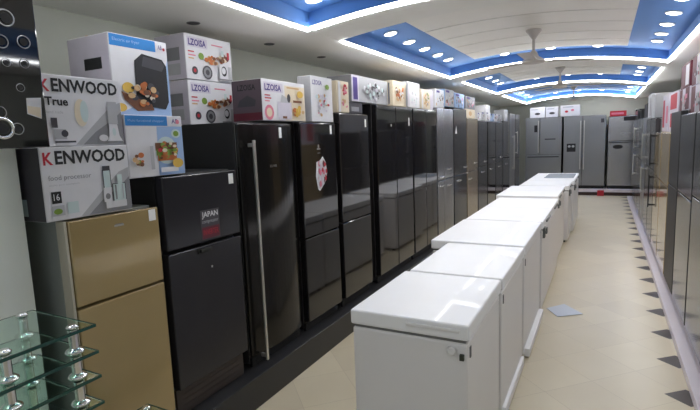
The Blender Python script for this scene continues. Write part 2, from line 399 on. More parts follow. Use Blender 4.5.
# ------------------------------------------------------------------ refrigerators
# local frame: x along the front (0..w), front face at y=0 looking to -y, cabinet behind, z from the plinth
def fridge(name, label, loc, rz, w, h, depth, doors, door_m, cab_m, toe=0.06, toe_m=None, cat='fridge', group=None, dt=0.055, gap=0.005, bev=0.008, bow=0.0):
    """doors: list of dicts u0,u1,v0,v1 (metres), handle=None|(kind,...), art=[...]"""
    t = thing(name, label, cat, loc, rz, group)
    bm = bmesh.new(); add_box(bm, 0.0, dt+0.006, 0.02, w, depth, h, bev=0.006); obj('cabinet', bm, cab_m, t)
    bm = bmesh.new(); add_box(bm, 0.01, dt-0.012, 0.0, w-0.01, dt+0.006, toe, bev=0.003)
    for k in range(4): add_box(bm, 0.05, dt-0.016, 0.012+k*(toe-0.02)/4, w-0.05, dt-0.012, 0.016+k*(toe-0.02)/4)
    obj('toe_grille', bm, toe_m or M_blackplastic, t)
    for sx in (0.05, w-0.05):
        for sy in (dt+0.06, depth-0.06):
            bm = bmesh.new(); add_cyl(bm, (sx, sy, 0.0), (sx, sy, 0.03), 0.02, n=10); obj('foot', bm, M_blackplastic, t)
    for d in doors:
        bm = bmesh.new()
        add_box(bm, d['u0']+gap/2, 0.0, d['v0']+gap/2, d['u1']-gap/2, dt, d['v1']-gap/2, bev=bev, seg=3)
        if bow:
            n = 14
            for k in range(1, n):
                xx = d['u0']+(d['u1']-d['u0'])*k/n
                bmesh.ops.bisect_plane(bm, geom=bm.verts[:]+bm.edges[:]+bm.faces[:], plane_co=(xx, 0, 0), plane_no=(1, 0, 0))
            for v in bm.verts:
                if v.co.y < dt*0.6:
                    q = (v.co.x-d['u0'])/(d['u1']-d['u0'])*2-1; v.co.y += bow*q*q
        dm = d.get('m', door_m)
        o = obj('door', bm, dm, t)
        if d.get('m') and d.get('mlabel'): o['label'] = d['mlabel']
        bm = bmesh.new(); add_box(bm, d['u0']+0.012, dt, d['v0']+0.012, d['u1']-0.012, dt+0.006, d['v1']-0.012); obj('gasket', bm, M_gasket, o)
        for hd in d.get('handles', []):
            k = hd[0]
            if k == 'bar':          # vertical bar handle at u from v0 to v1
                _, u, va, vb, mm = hd
                bm = bmesh.new()
                add_box(bm, u-0.010, -0.052, va, u+0.010, -0.036, vb, bev=0.006, seg=3)
                for vv in (va+0.03, vb-0.03): add_box(bm, u-0.008, -0.04, vv-0.012, u+0.008, 0.0, vv+0.012, bev=0.003)
                obj('handle', bm, mm, o)
            elif k == 'hbar':
                _, ua, ub, v, mm = hd
                bm = bmesh.new(); add_box(bm, ua, -0.045, v-0.012, ub, -0.028, v+0.012, bev=0.006, seg=3)
                for uu in (ua+0.03, ub-0.03): add_box(bm, uu-0.01, -0.03, v-0.008, uu+0.01, 0.0, v+0.008)
                obj('handle', bm, mm, o)
            elif k == 'pocket':     # flush recessed pull with metal lip
                _, ua, ub, v, mm = hd
                bm = bmesh.new(); add_box(bm, ua, -0.006, v-0.014, ub, 0.002, v+0.014, bev=0.004)
                add_box(bm, ua+0.008, -0.022, v-0.006, ub-0.008, -0.004, v+0.012, bev=0.004)
                obj('handle', bm, mm, o)
        for nm, lab, items in d.get('art', []):
            artwork(nm, o, items, face_front(0.0), lab)
    return t

XF = -1.95
def left(name, label, y0, y1, ztop, doors, dm, cm, depth=0.66, xf=XF, **k):
    return fridge(name, label, (xf, y0, 0.2), PI/2, y1-y0, ztop-0.2, depth, doors, dm, cm, **k)
def D(u0, u1, v0, v1, **k): return dict(u0=u0, u1=u1, v0=v0-0.2, v1=v1-0.2, **k)
def tagart(u, v, w_=0.03, h_=0.05): return ('price_tag', 'small white price tag', [('r', u, v-0.2, u+w_, v-0.2+h_, M_tag)])

# 1 gold top-mount
w1 = 0.475
left('refrigerator', 'gold two-door refrigerator with grey sides, nearest in left row, under the food processor cartons', 1.18, 1.655, 1.365,
     [D(0.014, w1, 0.985, 1.36, art=[tagart(w1-0.06, 1.295, 0.04, 0.055), ('badge', 'silver logo badge', [('r', 0.225, 1.1, 0.275, 1.108, M_satin), ('r', 0.23, 1.1085, 0.27, 1.112, I['grey'])])]),
      D(0.014, w1, 0.28, 0.978)], M_gold, M_cabgrey, depth=0.62)
g1 = bpy.data.objects['refrigerator']
o = box_obj('frame_trim', (0.0, 0.004, 0.08, 0.012, 0.06, 1.16), mat('pale_champagne_trim', rgb(186, 180, 164), 0.4), g1, bev=0.003); o['label'] = 'pale edge strip'
# 2 dark top-mount
w2 = 0.56
left('refrigerator', 'dark graphite two-door refrigerator with white and red sticker, between gold fridge and tall handled fridge', 1.69, 2.25, 1.505,
     [D(0, w2, 1.115, 1.50, art=[tagart(w2-0.075, 1.42, 0.04, 0.06),
         ('energy_sticker', 'white and red energy sticker', [('r', 0.24, 0.93, 0.385, 1.095, I['dgrey']), ('t', 'JAPAN', 0.25, 1.045, 0.375, 1.085, 0.02, 'white'), ('t', 'compressor', 0.25, 1.015, 0.375, 1.035, 0.0, 'lgrey'),
                             ('r', 0.245, 0.935, 0.38, 1.0, I['maroon']), ('t', 'INVERTER', 0.255, 0.955, 0.37, 0.985, 0.0, 'red')])]),
      D(0, w2, 0.36, 1.10, handles=[('pocket', 0.2, 0.30, 0.875, M_blackplastic)], art=[('lock_dot', 'small silver lock', [('e', 0.3, 0.77, 0.007, 0.007, M_satin)])])],
     M_dark, M_darkcab, depth=0.66, toe=0.15, toe_m=M_toe)
# 3 tall handled
w3 = 0.585
left('refrigerator', 'black steel single-door refrigerator with full-height bright bar handle', 2.315, 2.90, 1.785,
     [D(0, w3, 0.27, 1.78, handles=[('bar', 0.06, 0.05, 1.47, M_satin)], art=[tagart(w3-0.20, 1.68, 0.03, 0.07), ('badge', 'small silver logo badge', [('t', 'LUXE', 0.27, 1.29, 0.34, 1.305, 0.0, M_satin)])])],
     M_blacksteel, M_darkcab, depth=0.68, bev=0.012, bow=0.03)
# 4 black with flower sticker
w4 = 0.52
fl = [(0.215, 1.08), (0.24, 1.065), (0.27, 1.085), (0.33, 1.13), (0.36, 1.2), (0.345, 1.28), (0.30, 1.33), (0.26, 1.30), (0.205, 1.29), (0.19, 1.18)]
_q = random.Random(4); FLW = []
for k in range(26):      # petals of the flower print
    u_, v_ = _q.uniform(0.23, 0.335), _q.uniform(1.11, 1.29)
    FLW.append(('e', u_, v_, _q.uniform(0.008, 0.018), _q.uniform(0.014, 0.032), _q.choice(['pink', 'red', 'maroon', 'white'] if u_ > 0.275 else ['white', 'pink', 'lav', 'white'])))
left('refrigerator', 'gloss black two-door refrigerator with a pink and white flower sticker', 2.96, 3.48, 1.795,
     [D(0, w4, 0.93, 1.79, art=[tagart(w4-0.09, 1.70, 0.03, 0.07),
        ('flower_sticker', 'pink and white flower sticker', [('p', fl, 'white'), *FLW]),
        ('badge', 'silver logo badge', [('r', 0.22, 1.385, 0.27, 1.393, M_satin), ('e', 0.245, 1.41, 0.01, 0.014, M_satin), ('r', 0.225, 1.355, 0.265, 1.36, I['grey'])])]),
      D(0, w4, 0.28, 0.925)], M_black, M_blackcab)
# 5 black taller
w5 = 0.56
left('refrigerator', 'gloss black two-door refrigerator reflecting a carton, right of the flower-stickered fridge', 3.55, 4.11, 1.88,
     [D(0, w5, 0.95, 1.875, art=[tagart(w5-0.075, 1.76, 0.03, 0.07)]), D(0, w5, 0.28, 0.945)], M_black, M_blackcab)
# 6, 7 black side-by-side pairs
left('refrigerator', 'wide black side-by-side refrigerator, nearer of the two adjoining, with a silver badge', 4.30, 5.275, 1.985,
     [D(0, 0.485, 0.28, 1.98, art=[('badge', 'silver logo badge', [('e', 0.36, 1.58, 0.014, 0.014, M_satin)])]),
      D(0.49, 0.975, 0.28, 1.98, art=[tagart(0.86, 1.78, 0.03, 0.09)])], M_black, M_blackcab)
left('refrigerator', 'wide black side-by-side refrigerator, farther of the two, before the silver one', 5.31, 6.18, 1.99,
     [D(0, 0.43, 0.28, 1.985), D(0.435, 0.87, 0.28, 1.985)], M_black, M_blackcab)
# 8 silver french door
left('refrigerator', 'silver four-door refrigerator beyond the black side-by-side pair in left row', 6.22, 6.98, 2.03,
     [D(0, 0.29, 1.06, 2.025, handles=[('pocket', 0.10, 0.22, 0.90, M_chrome)]), D(0.295, 0.76, 1.06, 2.025, handles=[('pocket', 0.42, 0.60, 0.99, M_chrome)]),
      D(0, 0.29, 0.28, 1.055, handles=[('pocket', 0.10, 0.22, 0.78, M_chrome)]), D(0.295, 0.76, 0.28, 1.055, handles=[('pocket', 0.42, 0.6, 0.76, M_chrome)])], M_silver, M_cabgrey)
# 9 black with white sticker
left('refrigerator', 'black two-door refrigerator with small white sticker, between silver and champagne fridges', 7.02, 7.745, 2.06,
     [D(0, 0.725, 1.06, 2.055, art=[('price_tag', 'small white price tag', [('p', [(0.06, 1.48), (0.16, 1.48), (0.12, 1.60)], 'white')])], handles=[('pocket', 0.52, 0.70, 0.955, M_chrome)]),
      D(0, 0.725, 0.28, 1.055, handles=[('pocket', 0.15, 0.34, 0.77, M_chrome)])], M_greydark, M_darkcab)
# 10 champagne
left('refrigerator', 'champagne brown two-door refrigerator in the middle of the left row', 7.79, 8.52, 1.93,
     [D(0, 0.73, 1.06, 1.925, handles=[('pocket', 0.42, 0.62, 0.98, M_chrome)]), D(0, 0.73, 0.28, 1.055, handles=[('pocket', 0.08, 0.26, 0.74, M_chrome)])], M_champ, M_goldtrim)
# 11.. dark far ones
far = [(8.56, 9.30, 1.90, M_greydark, 'dark grey two-door refrigerator just beyond the champagne one, chrome pulls'),
       (9.34, 10.06, 1.90, M_black, 'black two-door refrigerator with chrome pulls, second beyond the champagne one'),
       (10.10, 10.86, 1.90, M_greydark, 'dark grey two-door refrigerator with chrome pulls, third beyond the champagne one'),
       (10.90, 11.70, 1.93, M_black, 'black two-door refrigerator fourth beyond the champagne one, under a small carton')]
for y0, y1, zt, dm, lb in far:
    ww = y1-y0
    left('refrigerator', lb, y0, y1, zt, [D(0, ww, 1.08, zt-0.005, handles=[('pocket', ww-0.28, ww-0.1, 0.96, M_chrome)]), D(0, ww, 0.28, 1.075, handles=[('pocket', ww-0.5, ww-0.3, 0.78, M_chrome)])], dm, M_darkcab)
left('refrigerator', 'tall grey steel two-door refrigerator near the far left corner', 11.75, 12.47, 2.12, [D(0, 0.355, 0.28, 2.115, handles=[('bar', 0.32, 0.6, 1.4, M_satin)]), D(0.36, 0.72, 0.28, 2.115, handles=[('bar', 0.40, 0.6, 1.4, M_satin)])], M_steel, M_cabgrey)
left('refrigerator', 'dark steel refrigerator last in the left row beside the far corner', 12.51, 13.2, 2.12, [D(0, 0.69, 1.0, 2.115, handles=[('bar', 0.06, 0.95, 1.5, M_satin)]), D(0, 0.69, 0.28, 0.995)], M_greydark, M_darkcab)

# back wall
def back(label, x0, x1, ztop, doors, dm, cm, **k):
    return fridge('refrigerator', label, (x0, 13.9, 0.16), 0, x1-x0, ztop-0.16, 0.62, doors, dm, cm, **k)
def DB(u0, u1, v0, v1, **k): return dict(u0=u0, u1=u1, v0=v0-0.16, v1=v1-0.16, **k)
back('grey steel refrigerator with bottom drawer on back wall, under three white cartons', -1.90, -1.0, 2.04,
     [DB(0, 0.36, 1.06, 2.035, art=[('display', 'dark control display', [('r', 0.22, 1.5, 0.30, 1.68, I['black'])])], handles=[('bar', 0.33, 0.95, 1.80, M_satin)]),
      DB(0.365, 0.9, 1.06, 2.035, art=[('badge', 'grey lettering strip', [('r', 0.12+0.365, 1.29, 0.75, 1.32, I['dgrey'])])]),
      DB(0, 0.9, 0.24, 1.055, handles=[('hbar', 0.06, 0.84, 0.84, M_blackplastic)])], M_steel, M_darkcab)
back('grey steel side-by-side refrigerator with black water dispenser, centre of back wall', -0.955, 0.02, 2.03,
     [DB(0, 0.44, 0.24, 2.025, handles=[('bar', 0.40, 0.5, 1.75, M_satin)], art=[('dispenser', 'black water dispenser', [('r', 0.08, 0.96, 0.29, 1.17, I['black']), ('e', 0.14, 1.10, 0.035, 0.03, 'lgrey'), ('e', 0.23, 1.10, 0.035, 0.03, 'lgrey')])]),
      DB(0.445, 0.975, 0.24, 2.025, handles=[('bar', 0.485, 0.5, 1.75, M_satin)], art=[('price_tag', 'small dark label', [('r', 0.86, 1.68, 0.93, 1.78, I['dgrey'])])])], M_steel, M_darkcab)
back('light steel top-freezer refrigerator on back wall, below a red carton', 0.075, 0.64, 1.98,
     [DB(0, 0.565, 1.37, 1.975, art=[('price_tag', 'dark label', [('r', 0.33, 1.70, 0.56, 1.80, I['black'])]), ('badge', 'grey lettering strip', [('r', 0.28, 1.38, 0.5, 1.4, I['grey'])])]),
      DB(0, 0.565, 0.24, 1.36, handles=[('hbar', 0.02, 0.545, 1.17, M_blackplastic)], art=[('sticker', 'dark oval sticker', [('e', 0.22, 1.06, 0.11, 0.05, I['black'])])])], M_silver, M_darkcab)

# right row (fronts look to -x)
XFR = 0.58
def right(name, label, y0, y1, ztop, doors, dm, cm, **k):
    return fridge(name, label, (XFR, y1, 0.06), -PI/2, y1-y0, ztop-0.06, 0.66, doors, dm, cm, **k)
def rdoors(wd, zt, split, hm, bar=True):
    h = [('bar', wd-0.05, split-0.02, split+0.4, hm)] if bar else []
    h2 = [('bar', wd-0.05, split-0.55, split-0.12, hm)] if bar else []
    return [dict(u0=0, u1=wd, v0=split-0.06, v1=zt-0.065, handles=[('bar', wd-0.05, split+0.0, split+0.42, hm)] if bar else []),
            dict(u0=0, u1=wd, v0=0.07, v1=split-0.065, handles=h2)]
RR = [(2.75, 3.45, 1.76, 1.15, M_greydark, M_darkcab, 'dark steel two-door refrigerator nearest in the right row'),
      (3.49, 4.28, 1.76, 1.15, M_greydark, M_darkcab, 'dark grey two-door refrigerator second in right row under maroon cartons'),
      (4.32, 5.08, 1.76, 1.1, M_greydark, M_darkcab, 'dark steel two-door refrigerator third in right row at the picture edge'),
      (5.12, 5.80, 1.80, 1.1, mat('matte_black_door', (0.012, 0.012, 0.013, 1), 0.5), M_blackcab, 'matte black two-door refrigerator in right row before the gold one'),
      (5.84, 6.62, 1.60, 1.05, M_gold, M_goldtrim, 'gold two-door refrigerator, nearer of the gold pair in the right row'),
      (6.66, 7.42, 1.60, 1.05, M_gold, M_goldtrim, 'gold refrigerator, farther of the gold pair in right row'),
      (7.46, 8.22, 1.78, 1.1, M_greydark, M_cabgrey, 'dark steel refrigerator just beyond gold pair in right row'),
      (8.26, 9.02, 1.80, 1.1, M_greydark, M_darkcab, 'dark grey refrigerator second beyond gold pair in right row'),
      (9.06, 9.86, 1.83, 1.1, M_steel, M_cabgrey, 'grey steel refrigerator third beyond gold pair, under white carton'),
      (9.90, 10.7, 1.83, 1.1, M_greydark, M_darkcab, 'dark grey refrigerator fourth beyond gold pair in right row'),
      (10.74, 11.56, 1.85, 1.1, M_greydark, M_darkcab, 'dark steel refrigerator just beyond the fridge with black carton, right row'),
      (11.60, 12.40, 2.03, 1.2, M_greydark, M_darkcab, 'tall dark refrigerator second from the far end of right row'),
      (12.44, 13.2, 2.08, 1.2, M_black, M_blackcab, 'tall black refrigerator last in right row by the back wall')]
for k, (y0, y1, zt, sp, dm, cm, lb) in enumerate(RR):
    right('refrigerator', lb, y0, y1, zt, rdoors(y1-y0, zt, sp, M_satin if k % 3 else M_blackplastic, bar=k in (0, 6, 8, 11)), dm, cm)

# ------------------------------------------------------------------ chest freezers
def freezer(label, x0, x1, y0, y1, front='near', lids=1, h=0.86, detail=True):
    t = thing('chest_freezer', label, 'freezer', (x0, y0, 0), 0, 'white chest freezers down the aisle')
    w_, d_ = x1-x0, y1-y0
    for sx in (0.07, w_-0.07):
        for sy in (0.07, d_-0.07):
            bm = bmesh.new(); add_cyl(bm, (sx, sy, 0.0), (sx, sy, 0.04), 0.025, n=10); obj('caster', bm, M_blackplastic, t)
    bm = bmesh.new(); add_box(bm, 0.008, 0.008, 0.035, w_-0.008, d_-0.008, 0.775, bev=0.012, seg=3)
    body = obj('body', bm, M_whitebody, t)
    bm = bmesh.new(); add_box(bm, 0.03, 0.004, 0.04, w_-0.03, 0.012, 0.10, bev=0.003); obj('base_grille', bm, M_whitebody, t)
    if front == 'near':
        bm = bmesh.new(); add_box(bm, w_-0.012, 0.05, 0.012, w_+(0.03 if y0 > 3 else 0.012), d_-0.03, 0.075, bev=0.006); obj('base_rail', bm, M_white, t)
    ld = d_/lids
    for k in range(lids):
        a, b = k*ld+0.002, (k+1)*ld-0.002
        bm = bmesh.new(); add_box(bm, 0.018, a+0.014, 0.775, w_-0.018, b-0.014, 0.789); obj('gasket', bm, M_gasket, t)
        bm = bmesh.new(); add_box(bm, 0.0, a, 0.789, w_, b, h, bev=0.012, seg=3)
        lid = obj('lid', bm, M_white, t)
        bm = bmesh.new()
        if front == 'near' and k == 0:
            add_box(bm, w_*0.50, a-0.006, 0.822, w_*0.93, a+0.01, 0.838, bev=0.004)
        else:
            add_box(bm, w_-0.006, a+ld*0.3, 0.815, w_+0.012, a+ld*0.7, 0.835, bev=0.005)
        obj('handle', bm, M_whitebody if front == 'near' else M_gasket, lid)
    if front == 'near':
        bm = bmesh.new(); add_lathe(bm, [(0.020, 0.0), (0.020, 0.006), (0.014, 0.012)]); 
        bmesh.ops.transform(bm, matrix=Matrix.Translation((w_-0.075, 0.008, 0.737)) @ Matrix.Rotation(PI/2, 4, 'X'), verts=bm.verts[:])
        add_torus(bm, 0.024, 0.003, Matrix.Translation((w_-0.075, 0.007, 0.737)) @ Matrix.Rotation(PI/2, 4, 'X'))
        obj('thermostat_dial', bm, M_whitebody, body)
        bm = bmesh.new(); add_box(bm, w_-0.040, -0.006, 0.703, w_-0.020, 0.009, 0.73, bev=0.003)
        add_cyl(bm, (w_-0.030, -0.010, 0.724), (w_-0.030, 0.0, 0.724), 0.008, n=12)
        o = obj('lock', bm, [mat('lock_green_grey', rgb(52, 56, 46), 0.4)], body); o['label'] = 'dark green-grey key lock'
    else:
        bm = bmesh.new(); add_box(bm, w_-0.012, 0.05, 0.70, w_+0.012, 0.12, 0.80, bev=0.006)
        add_box(bm, w_-0.005, 0.15, 0.72, w_+0.02, 0.23, 0.775, bev=0.006)
        add_cyl(bm, (w_, 0.085, 0.75), (w_+0.025, 0.085, 0.75), 0.014, n=12)
        o = obj('lock_hardware', bm, mat('dull_grey_hardware', rgb(104, 108, 108), 0.35, metal=0.5), body); o['label'] = 'grey latch and lock'
    bm = bmesh.new(); add_box(bm, w_-0.010, 0.045, 0.70, w_-0.004, 0.065, 0.75, bev=0.002); o = obj('badge', bm, M_gasket, body)
    return t
FZ = [(-1.04, -0.48, 1.925, 2.645, 'near', 1, 'white chest freezer nearest the camera, with dial and lock on its front'),
      (-1.02, -0.475, 2.665, 3.475, 'near', 1, 'white chest freezer second from the camera, behind the one with dial'),
      (-1.17, -0.475, 3.53, 4.52, 'near', 1, 'wider white chest freezer third in line, jutting out to the left'),
      (-1.16, -0.465, 4.55, 6.22, 'right', 2, 'long white chest freezer fourth in line, with two lids'),
      (-1.24, -0.49, 6.44, 7.66, 'right', 2, 'white chest freezer fifth in line, set slightly left'),
      (-1.14, -0.44, 7.74, 8.46, 'right', 1, 'short white chest freezer sixth in line towards the back'),
      (-1.14, -0.41, 8.52, 10.10, 'right', 2, 'farthest white chest freezer with clear sheet on its lid')]
for x0, x1, y0, y1, fr, nl, lb in FZ: freezer(lb, x0, x1, y0, y1, fr, nl)
o = box_obj('plastic_sheet', (-0.92, 9.0, 0.861, -0.45, 9.9, 0.866), mat('grey_blue_sheet', rgb(150, 158, 168), 0.25), bev=0.002)
tag(o, 'grey-blue plastic sheet lying on the farthest chest freezer', 'sheet')

# ------------------------------------------------------------------ cartons
def carton(label, loc, rz, w_, d_, h_, m, front=None, side=None, group=None, cat='carton', top=None):
    t = thing('appliance_carton', label, cat, loc, rz, group)
    bm = bmesh.new(); add_box(bm, 0, 0, 0.0, w_, d_, h_, bev=0.003, seg=1)
    obj('carton_body', bm, I[m] if isinstance(m, str) else m, t)
    bm = bmesh.new(); add_box(bm, -0.0005, d_*0.47, h_-0.001, w_+0.0005, d_*0.53, h_+0.0008); o = obj('tape', bm, I['tan'], t)
    if front: artwork('printed_front', t, front, face_front(0.0))
    if side:  # the side towards the camera for the left row (local x = 0)
        artwork('printed_side', t, side, face_left(0.0))
    return t
def blobs(cu, cv, ru, rv, n, cols, r0, seed):
    q = random.Random(seed); out = []
    for k in range(n):
        a, d = q.uniform(0, 2*PI), math.sqrt(q.random())
        r = r0*q.uniform(0.6, 1.2)
        out.append(('e', cu+ru*d*math.cos(a), cv+rv*d*math.sin(a), r, r*q.uniform(0.5, 0.9), q.choice(cols)))
    return out
def clutter(w_, h_, seed, base=None):
    q = random.Random(seed); out = [('r', 0.003, 0.003, w_-0.003, h_-0.003, base)] if base else []
    n = max(10, int(w_*h_*220))
    for k in range(n):
        u, v, a, b = q.uniform(0.1, 0.9)*w_, q.uniform(0.12, 0.75)*h_, q.uniform(0.008, 0.03), q.uniform(0.008, 0.03)
        c = q.choice(['dgrey', 'grey', 'tan', 'brown', 'lav', 'white', 'grey', 'pink', 'lgrey', 'cream', 'glassy', 'mauve'])
        a = min(a, u-0.004, w_-0.004-u); b = min(b, v-0.004, h_-0.004-v)
        out.append(('e', u, v, a, b, c) if q.random() < 0.6 else ('r', u-a, v-b, u+a, v+b*0.6, c))
    out.append(('r', w_*0.06, h_*0.8, w_*0.42, h_*0.92, 'purple'))
    return out
GB = 'appliance cartons on top of the left fridges'
def kenwood(w_, h_, sub, kind):
    a = [('r', 0.004, 0.004, w_-0.004, h_-0.004, 'white'), ('p', [(w_*0.36, 0.004), (w_-0.004, 0.004), (w_-0.004, h_*0.66), (w_*0.86, h_*0.60), (w_*0.6, h_*0.3)], 'lgrey'), ('p', [(w_*0.45, 0.004), (w_-0.004, 0.004), (w_-0.004, h_*0.52), (w_*0.9, h_*0.42), (w_*0.62, h_*0.2)], 'grey'),
         ('t', 'K', w_*0.03, h_*0.76, w_*0.13, h_*0.93, 0.03, 'red'), ('t', 'ENWOOD', w_*0.15, h_*0.76, w_*0.96, h_*0.95, 0.03, 'black')]
    if kind == 'processor':
        a += [('t', sub, w_*0.06, h_*0.53, w_*0.52, h_*0.62, 0.0, 'grey'), ('t', 'multi pro compact', w_*0.06, h_*0.47, w_*0.38, h_*0.50, 0.0, 'lgrey'),
              ('r', w_*0.07, h_*0.24, w_*0.17, h_*0.40, 'black'), ('t', '16', w_*0.09, h_*0.28, w_*0.15, h_*0.37, 0.0, 'white'),
              ('r', w_*0.06, h_*0.07, w_*0.19, h_*0.21, 'lgrey'), ('e', w_*0.12, h_*0.13, w_*0.045, h_*0.04, 'green'), ('r', w_*0.22, h_*0.08, w_*0.34, h_*0.24, 'glassy'),
              ('r', w_*0.66, h_*0.07, w_*0.92, h_*0.17, 'white'), ('r', w_*0.64, h_*0.17, w_*0.74, h_*0.38, 'white'), ('e', w_*0.69, h_*0.25, w_*0.03, h_*0.045, 'grey'),
              ('r', w_*0.645, h_*0.38, w_*0.745, h_*0.64, 'dgrey'), ('r', w_*0.655, h_*0.38, w_*0.735, h_*0.63, 'glassy'), ('r', w_*0.65, h_*0.63, w_*0.74, h_*0.70, 'dgrey'), ('r', w_*0.75, h_*0.17, w_*0.92, h_*0.43, 'dgrey'), ('r', w_*0.76, h_*0.17, w_*0.91, h_*0.42, 'glassy'), ('r', w_*0.82, h_*0.42, w_*0.88, h_*0.56, 'glassy'), ('r', w_*0.78, h_*0.19, w_*0.80, h_*0.41, 'grey'), ('r', w_*0.87, h_*0.19, w_*0.885, h_*0.41, 'lgrey')]
    else:
        a += [('t', sub, w_*0.06, h_*0.57, w_*0.32, h_*0.69, 0.03, 'black'), ('t', 'hand made', w_*0.06, h_*0.46, w_*0.25, h_*0.50, 0.0, 'lgrey'),
              ('e', w_*0.46, h_*0.48, w_*0.08, h_*0.2, 'cream'), ('e', w_*0.50, h_*0.5, w_*0.05, h_*0.16, 'glassy'),
              ('r', w_*0.1, h_*0.26, w_*0.17, h_*0.40, 'dgrey'), ('r', w_*0.12, h_*0.10, w_*0.26, h_*0.24, 'lgrey'), ('e', w_*0.24, h_*0.18, w_*0.04, h_*0.05, 'dgrey'), ('r', w_*0.12, h_*0.05, w_*0.36, h_*0.075, 'dgrey'),
              ('p', [(w_*0.76, h_*0.06), (w_*0.97, h_*0.06), (w_*0.93, h_*0.14), (w_*0.91, h_*0.32), (w_*0.8, h_*0.32), (w_*0.79, h_*0.14)], 'white'), ('e', w_*0.86, h_*0.2, w_*0.025, h_*0.06, 'glassy'), ('e', w_*0.71, h_*0.11, w_*0.06, h_*0.05, 'white'), ('r', w_*0.79, h_*0.32, w_*0.92, h_*0.66, 'lgrey')]
    return a
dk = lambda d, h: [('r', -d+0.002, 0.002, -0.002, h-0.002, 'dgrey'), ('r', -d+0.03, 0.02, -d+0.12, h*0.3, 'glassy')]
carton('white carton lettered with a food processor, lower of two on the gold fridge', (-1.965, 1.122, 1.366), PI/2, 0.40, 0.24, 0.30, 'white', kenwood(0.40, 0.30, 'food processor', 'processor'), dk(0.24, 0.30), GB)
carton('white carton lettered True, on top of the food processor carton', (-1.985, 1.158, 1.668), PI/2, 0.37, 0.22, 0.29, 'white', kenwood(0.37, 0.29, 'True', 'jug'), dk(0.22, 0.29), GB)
# blue juicer carton and air fryer carton over the dark fridge
w_, h_ = 0.345, 0.30
carton('light blue carton showing a glass bowl of vegetables, on the dark graphite fridge', (-1.98, 1.70-0.165, 1.506), PI/2, w_, 0.27, h_, 'white',
       [('r', 0.003, 0.003, w_-0.003, h_-0.003, 'white'), ('p', [(w_*0.5, 0.003), (w_-0.003, 0.003), (w_-0.003, h_*0.82), (w_*0.52, h_*0.82)], 'lblue'), ('r', w_*0.003, h_*0.83, w_*0.72, h_*0.99, 'blue'), ('t', 'Multi functional chopper', w_*0.05, h_*0.88, w_*0.66, h_*0.93, 0.0, 'lblue'),
        ('r', w_*0.73, h_*0.83, w_*0.99, h_*0.99, 'white'), ('t', 'AB', w_*0.8, h_*0.87, w_*0.92, h_*0.95, 0.01, 'purple'), ('e', w_*0.91, h_*0.90, 0.012, 0.012, 'pink'), ('e', w_*0.86, h_*0.7, 0.03, 0.022, 'glassy'), ('e', w_*0.86, h_*0.7, 0.018, 0.014, 'green'),
        ('e', w_*0.66, h_*0.42, w_*0.2, h_*0.23, 'glassy'), ('r', w_*0.46, h_*0.42, w_*0.86, h_*0.55, 'brown'), ('r', w_*0.47, h_*0.34, w_*0.86, h_*0.44, 'green'), ('r', w_*0.49, h_*0.25, w_*0.84, h_*0.34, 'orange'), *blobs(w_*0.66, h_*0.40, 0.062, 0.045, 30, ['green', 'orange', 'red', 'cream', 'yellow', 'green', 'brown'], 0.014, 5), ('r', w_*0.5, h_*0.06, w_*0.82, h_*0.14, 'white'),
        ('e', w_*0.82, h_*0.2, 0.035, 0.024, 'yellow'), *blobs(w_*0.13, h_*0.3, 0.03, 0.03, 10, ['tan', 'brown', 'orange', 'green'], 0.014, 6), ('r', w_*0.32, h_*0.12, w_*0.38, h_*0.5, 'lgrey')],
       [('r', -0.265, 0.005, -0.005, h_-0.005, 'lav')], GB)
w_, h_ = 0.345, 0.385
carton('tall white and blue carton showing a black air fryer, on the light blue carton', (-2.07, 1.56, 1.808), PI/2, w_, 0.31, h_, 'white',
       [('r', 0.003, 0.003, w_-0.003, h_-0.003, 'white'), ('p', [(0.003, 0.003), (w_-0.003, 0.003), (w_-0.003, h_*0.8), (w_*0.85, h_*0.3)], 'lblue'), ('r', 0.003, h_*0.85, w_*0.78, h_*0.99, 'blue'), ('t', 'Electric air fryer', w_*0.06, h_*0.90, w_*0.5, h_*0.95, 0.0, 'lblue'), ('r', w_*0.79, h_*0.86, w_*0.98, h_*0.98, 'white'), ('t', 'AB', w_*0.82, h_*0.89, w_*0.9, h_*0.95, 0.01, 'purple'), ('e', w_*0.93, h_*0.9, 0.008, 0.008, 'red'),
        ('p', [(w_*0.36, h_*0.14), (w_*0.88, h_*0.10), (w_*0.95, h_*0.2), (w_*0.95, h_*0.68), (w_*0.88, h_*0.76), (w_*0.52, h_*0.80), (w_*0.38, h_*0.70)], 'black'), ('p', [(w_*0.50, h_*0.64), (w_*0.86, h_*0.60), (w_*0.92, h_*0.68), (w_*0.86, h_*0.74), (w_*0.54, h_*0.77)], 'dgrey'),
        ('p', [(w_*0.12, h_*0.30), (w_*0.62, h_*0.16), (w_*0.66, h_*0.08), (w_*0.36, h_*0.06), (w_*0.16, h_*0.20)], 'brown'), ('e', w_*0.24, h_*0.35, 0.034, 0.026, 'yellow'), ('e', w_*0.1, h_*0.1, 0.03, 0.02, 'yellow')] + blobs(w_*0.5, h_*0.28, 0.085, 0.05, 26, ['orange', 'brown', 'tan', 'orange', 'dgrey', 'cream'], 0.018, 3),
       [('r', -0.305, 0.005, -0.005, h_-0.005, 'lav'), ('r', -0.19, h_*0.58, -0.06, h_*0.72, 'black'), ('p', [(-0.15, h_*0.35), (-0.09, h_*0.35), (-0.12, h_*0.46)], 'dgrey')], GB)
